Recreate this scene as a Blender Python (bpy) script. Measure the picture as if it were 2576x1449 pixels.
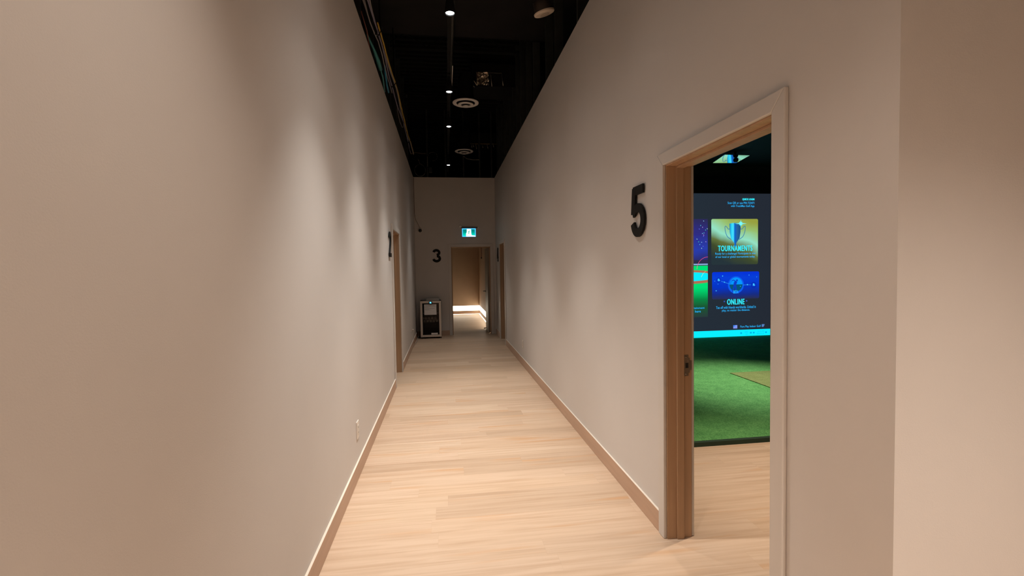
import bpy, bmesh, math, random
from mathutils import Vector, Matrix
R = random.Random(7)
S = bpy.context.scene
for o in list(bpy.data.objects): bpy.data.objects.remove(o)
COL = S.collection
PI = math.pi

# ------------------------------------------------------------------ camera
cam = bpy.data.objects.new('camera', bpy.data.cameras.new('camera')); COL.objects.link(cam)
cam.data.sensor_fit = 'HORIZONTAL'; cam.data.sensor_width = 36
cam.data.lens = 1203.1 * 36 / 2576
cam.data.clip_start = 0.02; cam.data.clip_end = 100
cam.matrix_world = (Matrix.Translation((0, 0, 1.4707)) @ Matrix.Rotation(-0.13895, 4, 'Z')
                    @ Matrix.Rotation(PI/2 - 0.03847, 4, 'X') @ Matrix.Rotation(-0.0164, 4, 'Z'))
S.camera = cam
# ------------------------------------------------------------------ world, exposure
w = bpy.data.worlds.new('world'); S.world = w; w.use_nodes = True
w.node_tree.nodes['Background'].inputs[0].default_value = (0.01, 0.011, 0.013, 1)
w.node_tree.nodes['Background'].inputs[1].default_value = 0.02
vs = S.view_settings; vs.view_transform = 'Standard'; vs.look = 'None'; vs.gamma = 1; vs.use_curve_mapping = False
vs.exposure = 0.04
S.cycles.max_bounces = 10; S.cycles.diffuse_bounces = 6
# lamp powers (W) and colours, used by the lamp builders below
NEUTRAL = (1.0, 0.955, 0.90); WARM = (1.0, 0.87, 0.76)
TRACK = [  # y along the corridor track, power, colour
    (3.82, 310, NEUTRAL), (5.47, 245, NEUTRAL), (6.77, 165, NEUTRAL), (9.21, 92, NEUTRAL),
    (2.55, 290, NEUTRAL)]
LOBBY = [  # x, y, power
    (0.06, 1.0, 115), (1.2, -0.3, 560), (0.05, -0.9, 420), (3.0, -1.2, 320)]
BAY = [(2.45, 2.85, 470, (1, .84, .68)), (3.7, 5.35, 640, (1, .97, .86)), (2.9, 7.0, 40, (1, .95, .8))]

# ------------------------------------------------------------------ helpers
def lin(c):
    return tuple((x/12.92 if x <= .04045 else ((x+.055)/1.055)**2.4) for x in (v/255 for v in c))

def newmat(name):
    m = bpy.data.materials.new(name); m.use_nodes = True
    nt = m.node_tree; nt.nodes.clear()
    out = nt.nodes.new('ShaderNodeOutputMaterial')
    return m, nt, out
def link(nt, a, b): nt.links.new(a, b)

def mat(name, col, rough=.5, metal=0, var=.06, vscale=(6, 6, 6), bump=0, bscale=200, spec=.5):
    """principled surface with a little procedural colour variation"""
    m, nt, out = newmat(name)
    p = nt.nodes.new('ShaderNodeBsdfPrincipled')
    p.inputs['Roughness'].default_value = rough; p.inputs['Metallic'].default_value = metal
    p.inputs['Specular IOR Level'].default_value = spec
    tc = nt.nodes.new('ShaderNodeTexCoord'); mp = nt.nodes.new('ShaderNodeMapping')
    mp.inputs['Scale'].default_value = vscale
    link(nt, tc.outputs['Object'], mp.inputs['Vector'])
    n = nt.nodes.new('ShaderNodeTexNoise'); n.inputs['Scale'].default_value = 1; n.inputs['Detail'].default_value = 4
    link(nt, mp.outputs[0], n.inputs['Vector'])
    r = nt.nodes.new('ShaderNodeValToRGB')
    a = [max(0, c*(1-var)) for c in col]; b = [min(1, c*(1+var)) for c in col]
    r.color_ramp.elements[0].position = .3; r.color_ramp.elements[1].position = .7
    r.color_ramp.elements[0].color = (*a, 1); r.color_ramp.elements[1].color = (*b, 1)
    link(nt, n.outputs['Fac'], r.inputs['Fac']); link(nt, r.outputs['Color'], p.inputs['Base Color'])
    if bump:
        n2 = nt.nodes.new('ShaderNodeTexNoise'); n2.inputs['Scale'].default_value = bscale; n2.inputs['Detail'].default_value = 2
        link(nt, tc.outputs['Object'], n2.inputs['Vector'])
        bp = nt.nodes.new('ShaderNodeBump'); bp.inputs['Strength'].default_value = bump; bp.inputs['Distance'].default_value = .002
        link(nt, n2.outputs['Fac'], bp.inputs['Height']); link(nt, bp.outputs['Normal'], p.inputs['Normal'])
    link(nt, p.outputs[0], out.inputs[0])
    return m

def emat(name, rgb, strength=1.0, srgb=True):
    m, nt, out = newmat(name)
    e = nt.nodes.new('ShaderNodeEmission'); c = lin(rgb) if srgb else rgb
    e.inputs[0].default_value = (*c, 1); e.inputs[1].default_value = strength
    link(nt, e.outputs[0], out.inputs[0]); return m

def egrad(name, stops, axis=1, strength=1.0, noise=0, nscale=2.0, angle=0):
    """picture shown on the projector screen: colour bands along one axis of the piece"""
    m, nt, out = newmat(name)
    tc = nt.nodes.new('ShaderNodeTexCoord'); sp = nt.nodes.new('ShaderNodeSeparateXYZ')
    src = tc.outputs['Generated']
    if angle:
        mp = nt.nodes.new('ShaderNodeMapping'); mp.inputs['Location'].default_value = (.5, 0, .5)
        mp2 = nt.nodes.new('ShaderNodeMapping'); mp2.inputs['Location'].default_value = (-.5, 0, -.5)
        mp.inputs['Rotation'].default_value = (0, angle, 0)
        link(nt, src, mp2.inputs[0]); link(nt, mp2.outputs[0], mp.inputs[0]); src = mp.outputs[0]
    link(nt, src, sp.inputs[0])
    v = sp.outputs[{0: 'X', 1: 'Z'}[axis]]
    if noise:
        n = nt.nodes.new('ShaderNodeTexNoise'); n.inputs['Scale'].default_value = nscale
        link(nt, tc.outputs['Generated'], n.inputs['Vector'])
        a = nt.nodes.new('ShaderNodeMath'); a.operation = 'MULTIPLY_ADD'
        s = nt.nodes.new('ShaderNodeMath'); s.operation = 'SUBTRACT'; s.inputs[1].default_value = .5
        link(nt, n.outputs['Fac'], s.inputs[0]); link(nt, s.outputs[0], a.inputs[0]); a.inputs[1].default_value = noise
        link(nt, v, a.inputs[2]); v = a.outputs[0]
    r = nt.nodes.new('ShaderNodeValToRGB'); cr = r.color_ramp
    while len(cr.elements) < len(stops): cr.elements.new(.5)
    for e, (p, c) in zip(cr.elements, stops): e.position = p; e.color = (*lin(c), 1)
    e = nt.nodes.new('ShaderNodeEmission'); e.inputs[1].default_value = strength
    link(nt, v, r.inputs[0]); link(nt, r.outputs[0], e.inputs[0]); link(nt, e.outputs[0], out.inputs[0])
    return m

def box(bm, x0, x1, y0, y1, z0, z1, mi=0):
    x0, x1 = sorted((x0, x1)); y0, y1 = sorted((y0, y1)); z0, z1 = sorted((z0, z1))
    v = [bm.verts.new(c) for c in ((x0,y0,z0),(x1,y0,z0),(x1,y1,z0),(x0,y1,z0),(x0,y0,z1),(x1,y0,z1),(x1,y1,z1),(x0,y1,z1))]
    fs = []
    for f in ((0,3,2,1),(4,5,6,7),(0,1,5,4),(1,2,6,5),(2,3,7,6),(3,0,4,7)):
        fc = bm.faces.new([v[i] for i in f]); fc.material_index = mi; fs.append(fc)
    return fs

def prism(bm, pts, h0, h1, M=None):
    """closed polygon pts (u,v) extruded from h0 to h1; M maps (u,h,v) to world"""
    M = M or (lambda u, h, v: (u, h, v))
    a = [bm.verts.new(M(u, h0, v)) for u, v in pts]; b = [bm.verts.new(M(u, h1, v)) for u, v in pts]
    n = len(pts)
    bm.faces.new(a); bm.faces.new(b[::-1])
    for i in range(n): bm.faces.new([a[i], b[i], b[(i+1) % n], a[(i+1) % n]])

def tube(bm, pts, r, n=8, cap=True):
    pts = [Vector(p) for p in pts]; rings = []
    rr = r if isinstance(r, (list, tuple)) else [r]*len(pts)
    up = Vector((.3, .2, .93))
    for i, p in enumerate(pts):
        d = (pts[min(i+1, len(pts)-1)] - pts[max(i-1, 0)]).normalized()
        s = d.cross(up)
        if s.length < .05: s = d.cross(Vector((1, 0, 0)))
        s.normalize(); t = d.cross(s)
        rings.append([bm.verts.new(p + rr[i]*(s*math.cos(2*PI*k/n) + t*math.sin(2*PI*k/n))) for k in range(n)])
    for a, b in zip(rings, rings[1:]):
        for k in range(n):
            f = bm.faces.new([a[k], a[(k+1) % n], b[(k+1) % n], b[k]]); f.smooth = True
    if cap: bm.faces.new(rings[0]); bm.faces.new(rings[-1][::-1])

def lathe(bm, prof, c=(0, 0, 0), n=32, M=None):
    """profile (r,z) turned about a vertical axis through c; M optional matrix applied first"""
    rings = []
    for r, z in prof:
        if r < 1e-6:
            v = Vector((0, 0, z)); v = M @ v if M else v
            rings.append([bm.verts.new(v + Vector(c))])
        else:
            L = []
            for k in range(n):
                v = Vector((r*math.cos(2*PI*k/n), r*math.sin(2*PI*k/n), z)); v = M @ v if M else v
                L.append(bm.verts.new(v + Vector(c)))
            rings.append(L)
    for a, b in zip(rings, rings[1:]):
        for k in range(n):
            q = [a[k % len(a)], a[(k+1) % len(a)], b[(k+1) % len(b)], b[k % len(b)]]
            u = []
            for v in q:
                if v not in u: u.append(v)
            if len(u) > 2:
                f = bm.faces.new(u); f.smooth = True

def wpos(o):
    p = Vector((0, 0, 0))
    while o is not None: p += o.location; o = o.parent
    return p

def link_mesh(name, me, mats, parent=None, org=(0, 0, 0), bevel=0):
    """mesh given in world coordinates; its origin goes to org (top level) or to the parent's origin"""
    o = bpy.data.objects.new(name, me); COL.objects.link(o)
    for m in (mats if isinstance(mats, (list, tuple)) else [mats]): me.materials.append(m)
    base = wpos(parent) if parent else Vector(org)
    me.transform(Matrix.Translation(-base))
    if parent: o.parent = parent
    else: o.location = org
    if bevel:
        b = o.modifiers.new('bevel', 'BEVEL'); b.width = bevel; b.segments = 2; b.limit_method = 'ANGLE'; b.angle_limit = .6
    return o
def obj(name, bm, mats, parent=None, org=(0, 0, 0), bevel=0, fix=True):
    if fix: bmesh.ops.recalc_face_normals(bm, faces=bm.faces)
    me = bpy.data.meshes.new(name); bm.to_mesh(me); bm.free()
    return link_mesh(name, me, mats, parent, org, bevel)
def tag(o, label, cat, group=None, kind=None):
    o['label'] = label; o['category'] = cat
    if group: o['group'] = group
    if kind: o['kind'] = kind
    return o
def thing(name, loc, label, cat, group=None, kind=None):
    o = bpy.data.objects.new(name, None); COL.objects.link(o); o.location = loc; o.empty_display_size = .1
    return tag(o, label, cat, group, kind)
def boxes(name, L, m, parent=None, org=(0, 0, 0), bevel=0):
    bm = bmesh.new()
    for b in L: box(bm, *b)
    return obj(name, bm, m, parent, org, bevel)
def struct(name, L, m, label, cat, org=(0, 0, 0), bevel=0):
    return tag(boxes(name, L, m, None, org, bevel), label, cat, None, 'structure')

# ------------------------------------------------------------------ materials
WALLP = mat('wall_paint', (.62, .582, .548), .62, var=.018, vscale=(1.5, 1.5, 1.5), bump=.12, bscale=260, spec=.3)
TRIMP = mat('casing_paint', (.60, .56, .52), .42, var=.01)
JAMBM = mat('maple_jamb', (.42, .265, .155), .42, var=.10, vscale=(30, 30, 1.2))
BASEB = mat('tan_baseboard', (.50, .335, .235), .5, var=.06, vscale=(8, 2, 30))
BASELIT = mat('baseboard_top_lit', (.74, .66, .56), .4, var=.02)  # light from above put into the colour of the tan board's top
BLACK = mat('black_paint', (.007, .0065, .006), .85, var=.25, spec=.15)
DECK = mat('black_deck', (.006, .0055, .005), .8, var=.4, vscale=(2, 2, 2), spec=.2)
DUCTM = mat('black_duct', (.008, .006, .006), .7, var=.3, vscale=(3, 3, 3), spec=.2)
STUD = mat('dark_steel_stud', (.035, .035, .03), .5, .3, var=.3)
WHITEM = mat('white_enamel', (.90, .85, .80), .4, var=.02)
CREAM = mat('cream_plastic', (.62, .52, .41), .5, var=.03)
DARKP = mat('dark_plastic', (.012, .011, .010), .4, var=.1)
DIGIT = mat('black_digit_face', (.010, .009, .008), .6, var=.1, spec=.2)
STEEL = mat('brushed_steel', (.42, .38, .33), .38, .8, var=.06, vscale=(2, 2, 60))
CHROME = mat('satin_metal', (.33, .30, .27), .35, .9, var=.05)
FOIL = mat('crumpled_foil', (.75, .68, .58), .3, .9, var=.12, vscale=(20, 20, 20), bump=.8, bscale=60)
PLASTW = mat('white_plastic', (.72, .66, .59), .4, var=.02)
PAPER = mat('white_paper', (.75, .71, .68), .8, var=.02)
INK = mat('grey_ink', (.22, .2, .2), .8)
NAVY = mat('navy_ceiling_paint', (.012, .03, .042), .7, var=.15)
DARKWALL = mat('charcoal_wall', (.03, .032, .036), .8, var=.1)
CLOTH = mat('black_cloth', (.006, .006, .006), .95, var=.2)
TANWALL = mat('tan_wall_paint', (.52, .37, .25), .65, var=.03)
RUBBER = mat('black_rubber', (.01, .01, .01), .6)

def floor_mat():
    m, nt, out = newmat('maple_plank_floor'); N = nt.nodes.new; L = nt.links.new
    p = N('ShaderNodeBsdfPrincipled'); p.inputs['Specular IOR Level'].default_value = .35
    tc = N('ShaderNodeTexCoord'); sep = N('ShaderNodeSeparateXYZ'); L(tc.outputs['Object'], sep.inputs[0])
    def math_(op, a, b=None, c=None):
        n = N('ShaderNodeMath'); n.operation = op
        for i, v in enumerate((a, b, c)):
            if v is None: continue
            if isinstance(v, (int, float)): n.inputs[i].default_value = v
            else: L(v, n.inputs[i])
        return n.outputs[0]
    H, W = .148, 1.22
    row = math_('FLOOR', math_('DIVIDE', sep.outputs['Y'], H))
    wn = N('ShaderNodeTexWhiteNoise'); wn.noise_dimensions = '1D'; L(row, wn.inputs['W'])
    xs = math_('ADD', math_('DIVIDE', sep.outputs['X'], W), math_('MULTIPLY', wn.outputs['Value'], 3.7))
    colm = math_('FLOOR', xs)
    idv = math_('ADD', math_('MULTIPLY', row, 17.13), math_('MULTIPLY', colm, 5.71))
    pn = N('ShaderNodeTexWhiteNoise'); pn.noise_dimensions = '1D'; L(idv, pn.inputs['W'])
    # plank tint
    tint = N('ShaderNodeValToRGB'); cr = tint.color_ramp; cr.interpolation = 'LINEAR'
    cr.elements[0].position = 0; cr.elements[0].color = (0.492, 0.353, 0.247, 1)
    cr.elements[1].position = 1; cr.elements[1].color = (0.591, 0.447, 0.329, 1)
    e = cr.elements.new(.4); e.color = (0.575, 0.424, 0.309, 1)
    e = cr.elements.new(.7); e.color = (0.559, 0.403, 0.283, 1)
    L(pn.outputs['Value'], tint.inputs[0])
    # grain stretched along the board
    comb = N('ShaderNodeCombineXYZ')
    L(math_('MULTIPLY', sep.outputs['X'], 1.5), comb.inputs[0]); L(math_('MULTIPLY', sep.outputs['Y'], 36), comb.inputs[1])
    L(math_('MULTIPLY', idv, .37), comb.inputs[2])
    g = N('ShaderNodeTexNoise'); g.inputs['Scale'].default_value = 1; g.inputs['Detail'].default_value = 5; g.inputs['Distortion'].default_value = .6
    L(comb.outputs[0], g.inputs['Vector'])
    gr = N('ShaderNodeValToRGB'); gr.color_ramp.elements[0].position = .32; gr.color_ramp.elements[0].color = (.85, .79, .72, 1)
    gr.color_ramp.elements[1].position = .60; gr.color_ramp.elements[1].color = (1.03, 1.02, 1.0, 1)
    L(g.outputs['Fac'], gr.inputs[0])
    mx = N('ShaderNodeMix'); mx.data_type = 'RGBA'; mx.blend_type = 'MULTIPLY'; mx.inputs[0].default_value = .85
    L(tint.outputs[0], mx.inputs[6]); L(gr.outputs[0], mx.inputs[7])
    # broad warm streaks here and there
    comb2 = N('ShaderNodeCombineXYZ')
    L(math_('MULTIPLY', sep.outputs['X'], 1.1), comb2.inputs[0]); L(math_('MULTIPLY', sep.outputs['Y'], 13), comb2.inputs[1])
    L(math_('MULTIPLY', idv, .91), comb2.inputs[2])
    g2 = N('ShaderNodeTexNoise'); g2.inputs['Scale'].default_value = 1; g2.inputs['Detail'].default_value = 2
    L(comb2.outputs[0], g2.inputs['Vector'])
    sr = N('ShaderNodeValToRGB'); sr.color_ramp.elements[0].position = .60; sr.color_ramp.elements[0].color = (0, 0, 0, 1)
    sr.color_ramp.elements[1].position = .74; sr.color_ramp.elements[1].color = (.75, .75, .75, 1)
    L(g2.outputs['Fac'], sr.inputs[0])
    mx2 = N('ShaderNodeMix'); mx2.data_type = 'RGBA'; mx2.blend_type = 'MIX'
    L(sr.outputs[0], mx2.inputs[0]); L(mx.outputs[2], mx2.inputs[6]); mx2.inputs[7].default_value = (.52, .30, .155, 1)
    # thin joints between boards
    fy = math_('FRACT', math_('DIVIDE', sep.outputs['Y'], H)); fx = math_('FRACT', xs)
    jy = math_('GREATER_THAN', math_('ABSOLUTE', math_('SUBTRACT', fy, .5)), .494)
    jx = math_('GREATER_THAN', math_('ABSOLUTE', math_('SUBTRACT', fx, .5)), .4990)
    j = math_('MULTIPLY', math_('MAXIMUM', jy, jx), .11)
    mx3 = N('ShaderNodeMix'); mx3.data_type = 'RGBA'
    L(j, mx3.inputs[0]); L(mx2.outputs[2], mx3.inputs[6]); mx3.inputs[7].default_value = (.30, .19, .11, 1)
    L(mx3.outputs[2], p.inputs['Base Color'])
    rg = N('ShaderNodeMapRange'); rg.inputs[3].default_value = .36; rg.inputs[4].default_value = .52
    L(g.outputs['Fac'], rg.inputs[0]); L(rg.outputs[0], p.inputs['Roughness'])
    bp = N('ShaderNodeBump'); bp.inputs['Strength'].default_value = .10; bp.inputs['Distance'].default_value = .001
    L(g.outputs['Fac'], bp.inputs['Height']); L(bp.outputs[0], p.inputs['Normal'])
    L(p.outputs[0], out.inputs[0]); return m
FLOOR = floor_mat()

def turf_mat(name, a, b, c):
    m, nt, out = newmat(name); N = nt.nodes.new; L = nt.links.new
    p = N('ShaderNodeBsdfPrincipled'); p.inputs['Roughness'].default_value = .9; p.inputs['Specular IOR Level'].default_value = .15
    tc = N('ShaderNodeTexCoord')
    n1 = N('ShaderNodeTexNoise'); n1.inputs['Scale'].default_value = 95; n1.inputs['Detail'].default_value = 6
    n2 = N('ShaderNodeTexNoise'); n2.inputs['Scale'].default_value = 9; n2.inputs['Detail'].default_value = 4
    L(tc.outputs['Object'], n1.inputs['Vector']); L(tc.outputs['Object'], n2.inputs['Vector'])
    ad = N('ShaderNodeMath'); ad.operation = 'MULTIPLY_ADD'; ad.inputs[1].default_value = .25
    L(n2.outputs['Fac'], ad.inputs[0]); 
    h = N('ShaderNodeMath'); h.operation = 'MULTIPLY'; h.inputs[1].default_value = .75
    L(n1.outputs['Fac'], h.inputs[0]); L(h.outputs[0], ad.inputs[2])
    r = N('ShaderNodeValToRGB'); cr = r.color_ramp
    cr.elements[0].position = .36; cr.elements[0].color = (*a, 1); cr.elements[1].position = .64; cr.elements[1].color = (*c, 1)
    e = cr.elements.new(.5); e.color = (*b, 1)
    L(ad.outputs[0], r.inputs[0]); L(r.outputs[0], p.inputs['Base Color'])
    n3 = N('ShaderNodeTexNoise'); n3.inputs['Scale'].default_value = 160; n3.inputs['Detail'].default_value = 3
    L(tc.outputs['Object'], n3.inputs['Vector'])
    bp = N('ShaderNodeBump'); bp.inputs['Strength'].default_value = .8; bp.inputs['Distance'].default_value = .01
    L(n3.outputs['Fac'], bp.inputs['Height']); L(bp.outputs[0], p.inputs['Normal'])
    L(p.outputs[0], out.inputs[0]); return m
TURF = turf_mat('green_turf', (.06, .19, .055), (.10, .30, .085), (.17, .40, .13))
MATM = turf_mat('olive_mat', (.12, .14, .045), (.19, .225, .075), (.26, .29, .11))

# ------------------------------------------------------------------ plan (metres)
XL, XR, YE, HT = -0.651, 1.162, 10.92, 3.562     # corridor faces, end wall, drywall height
T = .14                                          # wall thickness
DH, CW = 2.072, .067                             # casing height and width
YC = 1.09                                        # where the right wall turns away
D5 = (1.488, 2.467); D4 = (9.18, 10.16); D2 = (6.12, 7.16); D3 = (.085, 1.103)
OP = .05                                         # rough opening sits this far inside the casing's outer edge

struct('floor', [(-3.2, 8.6, -4.2, 16.4, -.12, 0)], FLOOR, 'pale maple plank floor, boards laid across the corridor', 'floor')
def wall_run(face0, face1, y0, y1, doors, z1=HT):
    L = []; a = y0
    for d0, d1 in sorted(doors):
        L.append((face0, face1, a, d0+OP, 0, z1)); L.append((face0, face1, d0+OP, d1-OP, DH-OP, z1)); a = d1-OP
    L.append((face0, face1, a, y1, 0, z1)); return L
struct('wall_left', wall_run(XL-T, XL, -4, YE, [D2]), WALLP, 'long greige drywall on the left side of the corridor', 'wall', bevel=0)
struct('wall_right', wall_run(XR, XR+T, YC, YE, [D5, D4]), WALLP, 'greige drywall on the right with the numbered doorways', 'wall')
struct('wall_end', [(-3.2, D3[0]+OP, YE, YE+T, 0, HT), (D3[0]+OP, D3[1]-OP, YE, YE+T, DH-OP, HT), (D3[1]-OP, 8.6, YE, YE+T, 0, HT)],
       WALLP, 'dim greige wall closing the far end of the corridor', 'wall')
struct('wall_return', [(XR+T, 8.6, YC, YC+T, 0, HT)], WALLP, 'greige wall face turning away at the far right edge', 'wall')
struct('wall_front', [(-3.2, 8.6, -4.2, -4.0, 0, 5.2)], WALLP, 'plain greige wall of the lobby opposite the corridor', 'wall')
struct('wall_outer_left', [(-3.2, -3.0, -4.0, 16.4, 0, 5.2)], BLACK, 'black painted outer wall far left of the corridor', 'wall')
struct('wall_outer_right', [(8.4, 8.6, -4.0, 16.4, 0, 5.2)], DARKWALL, 'charcoal outer wall far right beyond the golf bay', 'wall')
struct('wall_outer_back', [(-3.0, 8.4, 16.25, 16.4, 0, 5.2)], BLACK, 'black outer wall behind the far room', 'wall')
# partitions of the side rooms
struct('wall_bay_side', [(XR+T, 8.4, 9.08, 9.17, 0, HT)], DARKWALL, 'charcoal partition behind the projector screen', 'wall')
struct('ceiling_bay', [(XR+T, 8.4, YC+T, 9.08, 3.5, 3.54)], NAVY, 'dark navy painted ceiling over the golf bay', 'ceiling')
# far room seen through the end doorway: walls stop above a lit recess
struct('wall_far_room_back', [(-3.0, 1.13, 16.05, 16.2, .285, 3.3)], TANWALL, 'tan back wall of the far room above the light strip', 'wall')
struct('wall_far_room_right', [(1.13, 1.28, YE+T, 16.2, .285, 3.3)], TANWALL, 'tan right wall of the far room above the light strip', 'wall')
struct('ceiling_far_room', [(-3.0, 1.28, YE+T, 16.2, 3.3, 3.35)], BLACK, 'black ceiling of the far room', 'ceiling')
# ceiling: black corrugated deck high above
bm = bmesh.new()
y = -4.0
while y < 16.3:
    box(bm, -3.0, 8.4, y, y+.07, 5.06, 5.2); y += .16
box(bm, -3.2, 8.6, -4.2, 16.4, 5.12, 5.3)
tag(obj('ceiling', bm, DECK), 'black painted corrugated steel deck high over the corridor', 'ceiling', None, 'structure')

# baseboards: tan face, top edge coloured pale for the downlight falling on it
def baseboard(name, segs, label):
  for s in segs:
    bm = bmesh.new()
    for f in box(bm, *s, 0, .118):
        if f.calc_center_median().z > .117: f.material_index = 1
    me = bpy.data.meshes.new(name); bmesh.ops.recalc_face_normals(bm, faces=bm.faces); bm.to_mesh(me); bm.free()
    o = link_mesh(name, me, [BASEB, BASELIT], bevel=.0025)
    tag(o, label, 'baseboard', None, 'structure')
bt = .014
baseboard('baseboard_left', [(XL, XL+bt, -4, D2[0]), (XL, XL+bt, D2[1], YE)], 'tan baseboard with downlight painted on its top edge along the left wall')
baseboard('baseboard_right', [(XR-bt, XR, YC-bt, D5[0]), (XR-bt, XR, D5[1], D4[0]), (XR-bt, XR, D4[1], YE)], 'tan baseboard with downlight painted on its top edge along the right wall')
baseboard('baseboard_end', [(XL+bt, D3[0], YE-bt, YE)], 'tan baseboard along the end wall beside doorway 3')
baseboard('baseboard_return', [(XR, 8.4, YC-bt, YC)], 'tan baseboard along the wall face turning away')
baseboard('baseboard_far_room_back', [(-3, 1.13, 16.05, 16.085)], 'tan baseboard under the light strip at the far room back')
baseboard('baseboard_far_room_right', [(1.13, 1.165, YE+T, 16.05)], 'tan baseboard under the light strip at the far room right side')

# ------------------------------------------------------------------ door frames
MR = lambda u, w_, z: (XR + w_, u, z)      # right wall
ML = lambda u, w_, z: (XL - w_, u, z)      # left wall
ME = lambda u, w_, z: (u, YE + w_, z)      # end wall
def mbox(bm, M, u0, u1, w0, w1, z0, z1):
    a = M(u0, w0, z0); b = M(u1, w1, z1); return box(bm, a[0], b[0], a[1], b[1], a[2], b[2])
def door_frame(name, M, d, label, strike_at=None):
    a0, a1 = d
    root = thing(name, M((a0+a1)/2, T/2, 0), label, 'doorway', None, 'structure')
    c = CW
    for nm, w0, w1 in (('casing', -.018, 0), ('room_side_casing', T, T+.018)):
        bm = bmesh.new(); m2 = lambda u, h, v: M(u, h, v)
        prism(bm, [(a0, 0), (a0, DH), (a0+c, DH-c), (a0+c, 0)], w0, w1, m2)
        prism(bm, [(a1, 0), (a1, DH), (a1-c, DH-c), (a1-c, 0)], w0, w1, m2)
        prism(bm, [(a0, DH), (a1, DH), (a1-c, DH-c), (a0+c, DH-c)], w0, w1, m2)
        obj(nm, bm, TRIMP, root, bevel=.004)
    j0, j1, jz = a0+c+.006, a1-c-.006, DH-c-.006
    bm = bmesh.new()
    mbox(bm, M, a0+OP, j0, 0, T, 0, DH-OP); mbox(bm, M, a1-OP, j1, 0, T, 0, DH-OP); mbox(bm, M, j0, j1, 0, T, jz, DH-OP)
    obj('jamb', bm, JAMBM, root, bevel=.0015)
    bm = bmesh.new(); s0, s1, st = .052, .092, .012
    mbox(bm, M, j0, j0+st, s0, s1, 0, jz); mbox(bm, M, j1-st, j1, s0, s1, 0, jz); mbox(bm, M, j0+st, j1-st, s0, s1, jz-st, jz)
    obj('door_stop', bm, JAMBM, root, bevel=.0015)
    if strike_at:
        u = {'a0': j0, 'a1': j1}[strike_at]; sg = 1 if strike_at == 'a0' else -1
        zc = .942
        bm = bmesh.new()
        P = lambda w0, w1, z0, z1, t=.0022: mbox(bm, M, u, u+sg*t, w0, w1, z0, z1)
        P(.095, .104, zc-.057, zc+.057); P(.104, .121, zc+.014, zc+.057); P(.104, .121, zc-.057, zc-.014)
        P(.121, .129, zc-.040, zc+.040); P(.129, T, zc-.026, zc+.026)
        pl = obj('strike_plate', bm, CHROME, root); pl['label'] = 'dull metal strike plate'
        bm = bmesh.new(); mbox(bm, M, u, u+sg*.0012, .104, .121, zc-.014, zc+.014)
        obj('latch_hole', bm, RUBBER, pl)
        for zz in (zc-.046, zc+.046):
            bm = bmesh.new(); rot = Matrix.Rotation(PI/2, 3, 'X')
            lathe(bm, [(0, .0042), (.003, .004), (.0045, .003), (.0045, 0)], M(u, .107, zz), 14, Matrix.Rotation(sg*-PI/2 if False else PI/2*sg*-1, 3, 'X'))
            obj('screw', bm, CHROME, pl)
    return root
f5 = door_frame('door_5', MR, D5, 'greige cased doorway with maple jamb to the right of number 5', 'a1')
f4 = door_frame('door_4', MR, D4, 'far doorway in the right wall, beside the end wall', 'a0')
f2 = door_frame('door_2', ML, D2, 'doorway in the left wall, just past number 2', 'a1')
f3 = door_frame('door_3', ME, D3, 'open doorway in the end wall, right of number 3', 'a0')

def lever(parent, p, toward, along, z):
    """door handle: rose and lever; toward = outward unit, along = lever direction"""
    p = Vector(p); t = Vector(toward); a = Vector(along)
    bm = bmesh.new()
    tube(bm, [p, p+t*.008], .027, 20)
    tube(bm, [p+t*.008, p+t*.045, p+t*.052+a*.01, p+t*.055+a*.05, p+t*.05+a*.12], [.010, .010, .010, .009, .007], 12)
    obj('door_handle', bm, CHROME, parent)
LEAFM = mat('maple_door_leaf', (.50, .30, .16), .45, var=.12, vscale=(25, 25, 1))
# leaf of doorway 5 standing open inside the bay, hidden side of the jamb
lf = boxes('door_leaf', [(XR+T+.025, XR+T+.025+.83, D5[0]+.022, D5[0]+.064, .012, 1.99)], LEAFM, f5, bevel=.002)
lever(lf, (XR+T+.79, D5[0]+.064, .95), (0, 1, 0), (-1, 0, 0), .95)
# leaf of doorway 3 swung back into the far room, seen nearly edge on
bm = bmesh.new(); a = math.radians(-.6); hx, hy = D3[1]-CW-.01, YE+T+.02
cs, sn = math.cos(a), math.sin(a)
def LP(u, v, z): return (hx - v*cs - u*sn, hy + u*cs - v*sn, z)
prism(bm, [(0, .012), (.83, .012), (.83, 1.985), (0, 1.985)], 0, .042, lambda u, h, v: LP(u, h, v))
lf = obj('door_leaf', bm, mat('dull_greige_leaf', (.26, .22, .17), .5), f3, bevel=.002)
lever(lf, LP(.77, .042, .95), (-cs, -sn, 0), (sn*.2, -1, 0), .95)
for zc in (.25, 1.0, 1.78):
    bm = bmesh.new(); tube(bm, [(hx+.006, hy-.004, zc-.05), (hx+.006, hy-.004, zc+.05)], .007, 10); obj('hinge', bm, CHROME, lf)
bm = bmesh.new(); tube(bm, [LP(.74, .042, .035), LP(.74, .075, .03), LP(.74, .10, .03)], [.012, .012, .015], 12)
obj('floor_stop', bm, RUBBER, lf)

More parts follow.
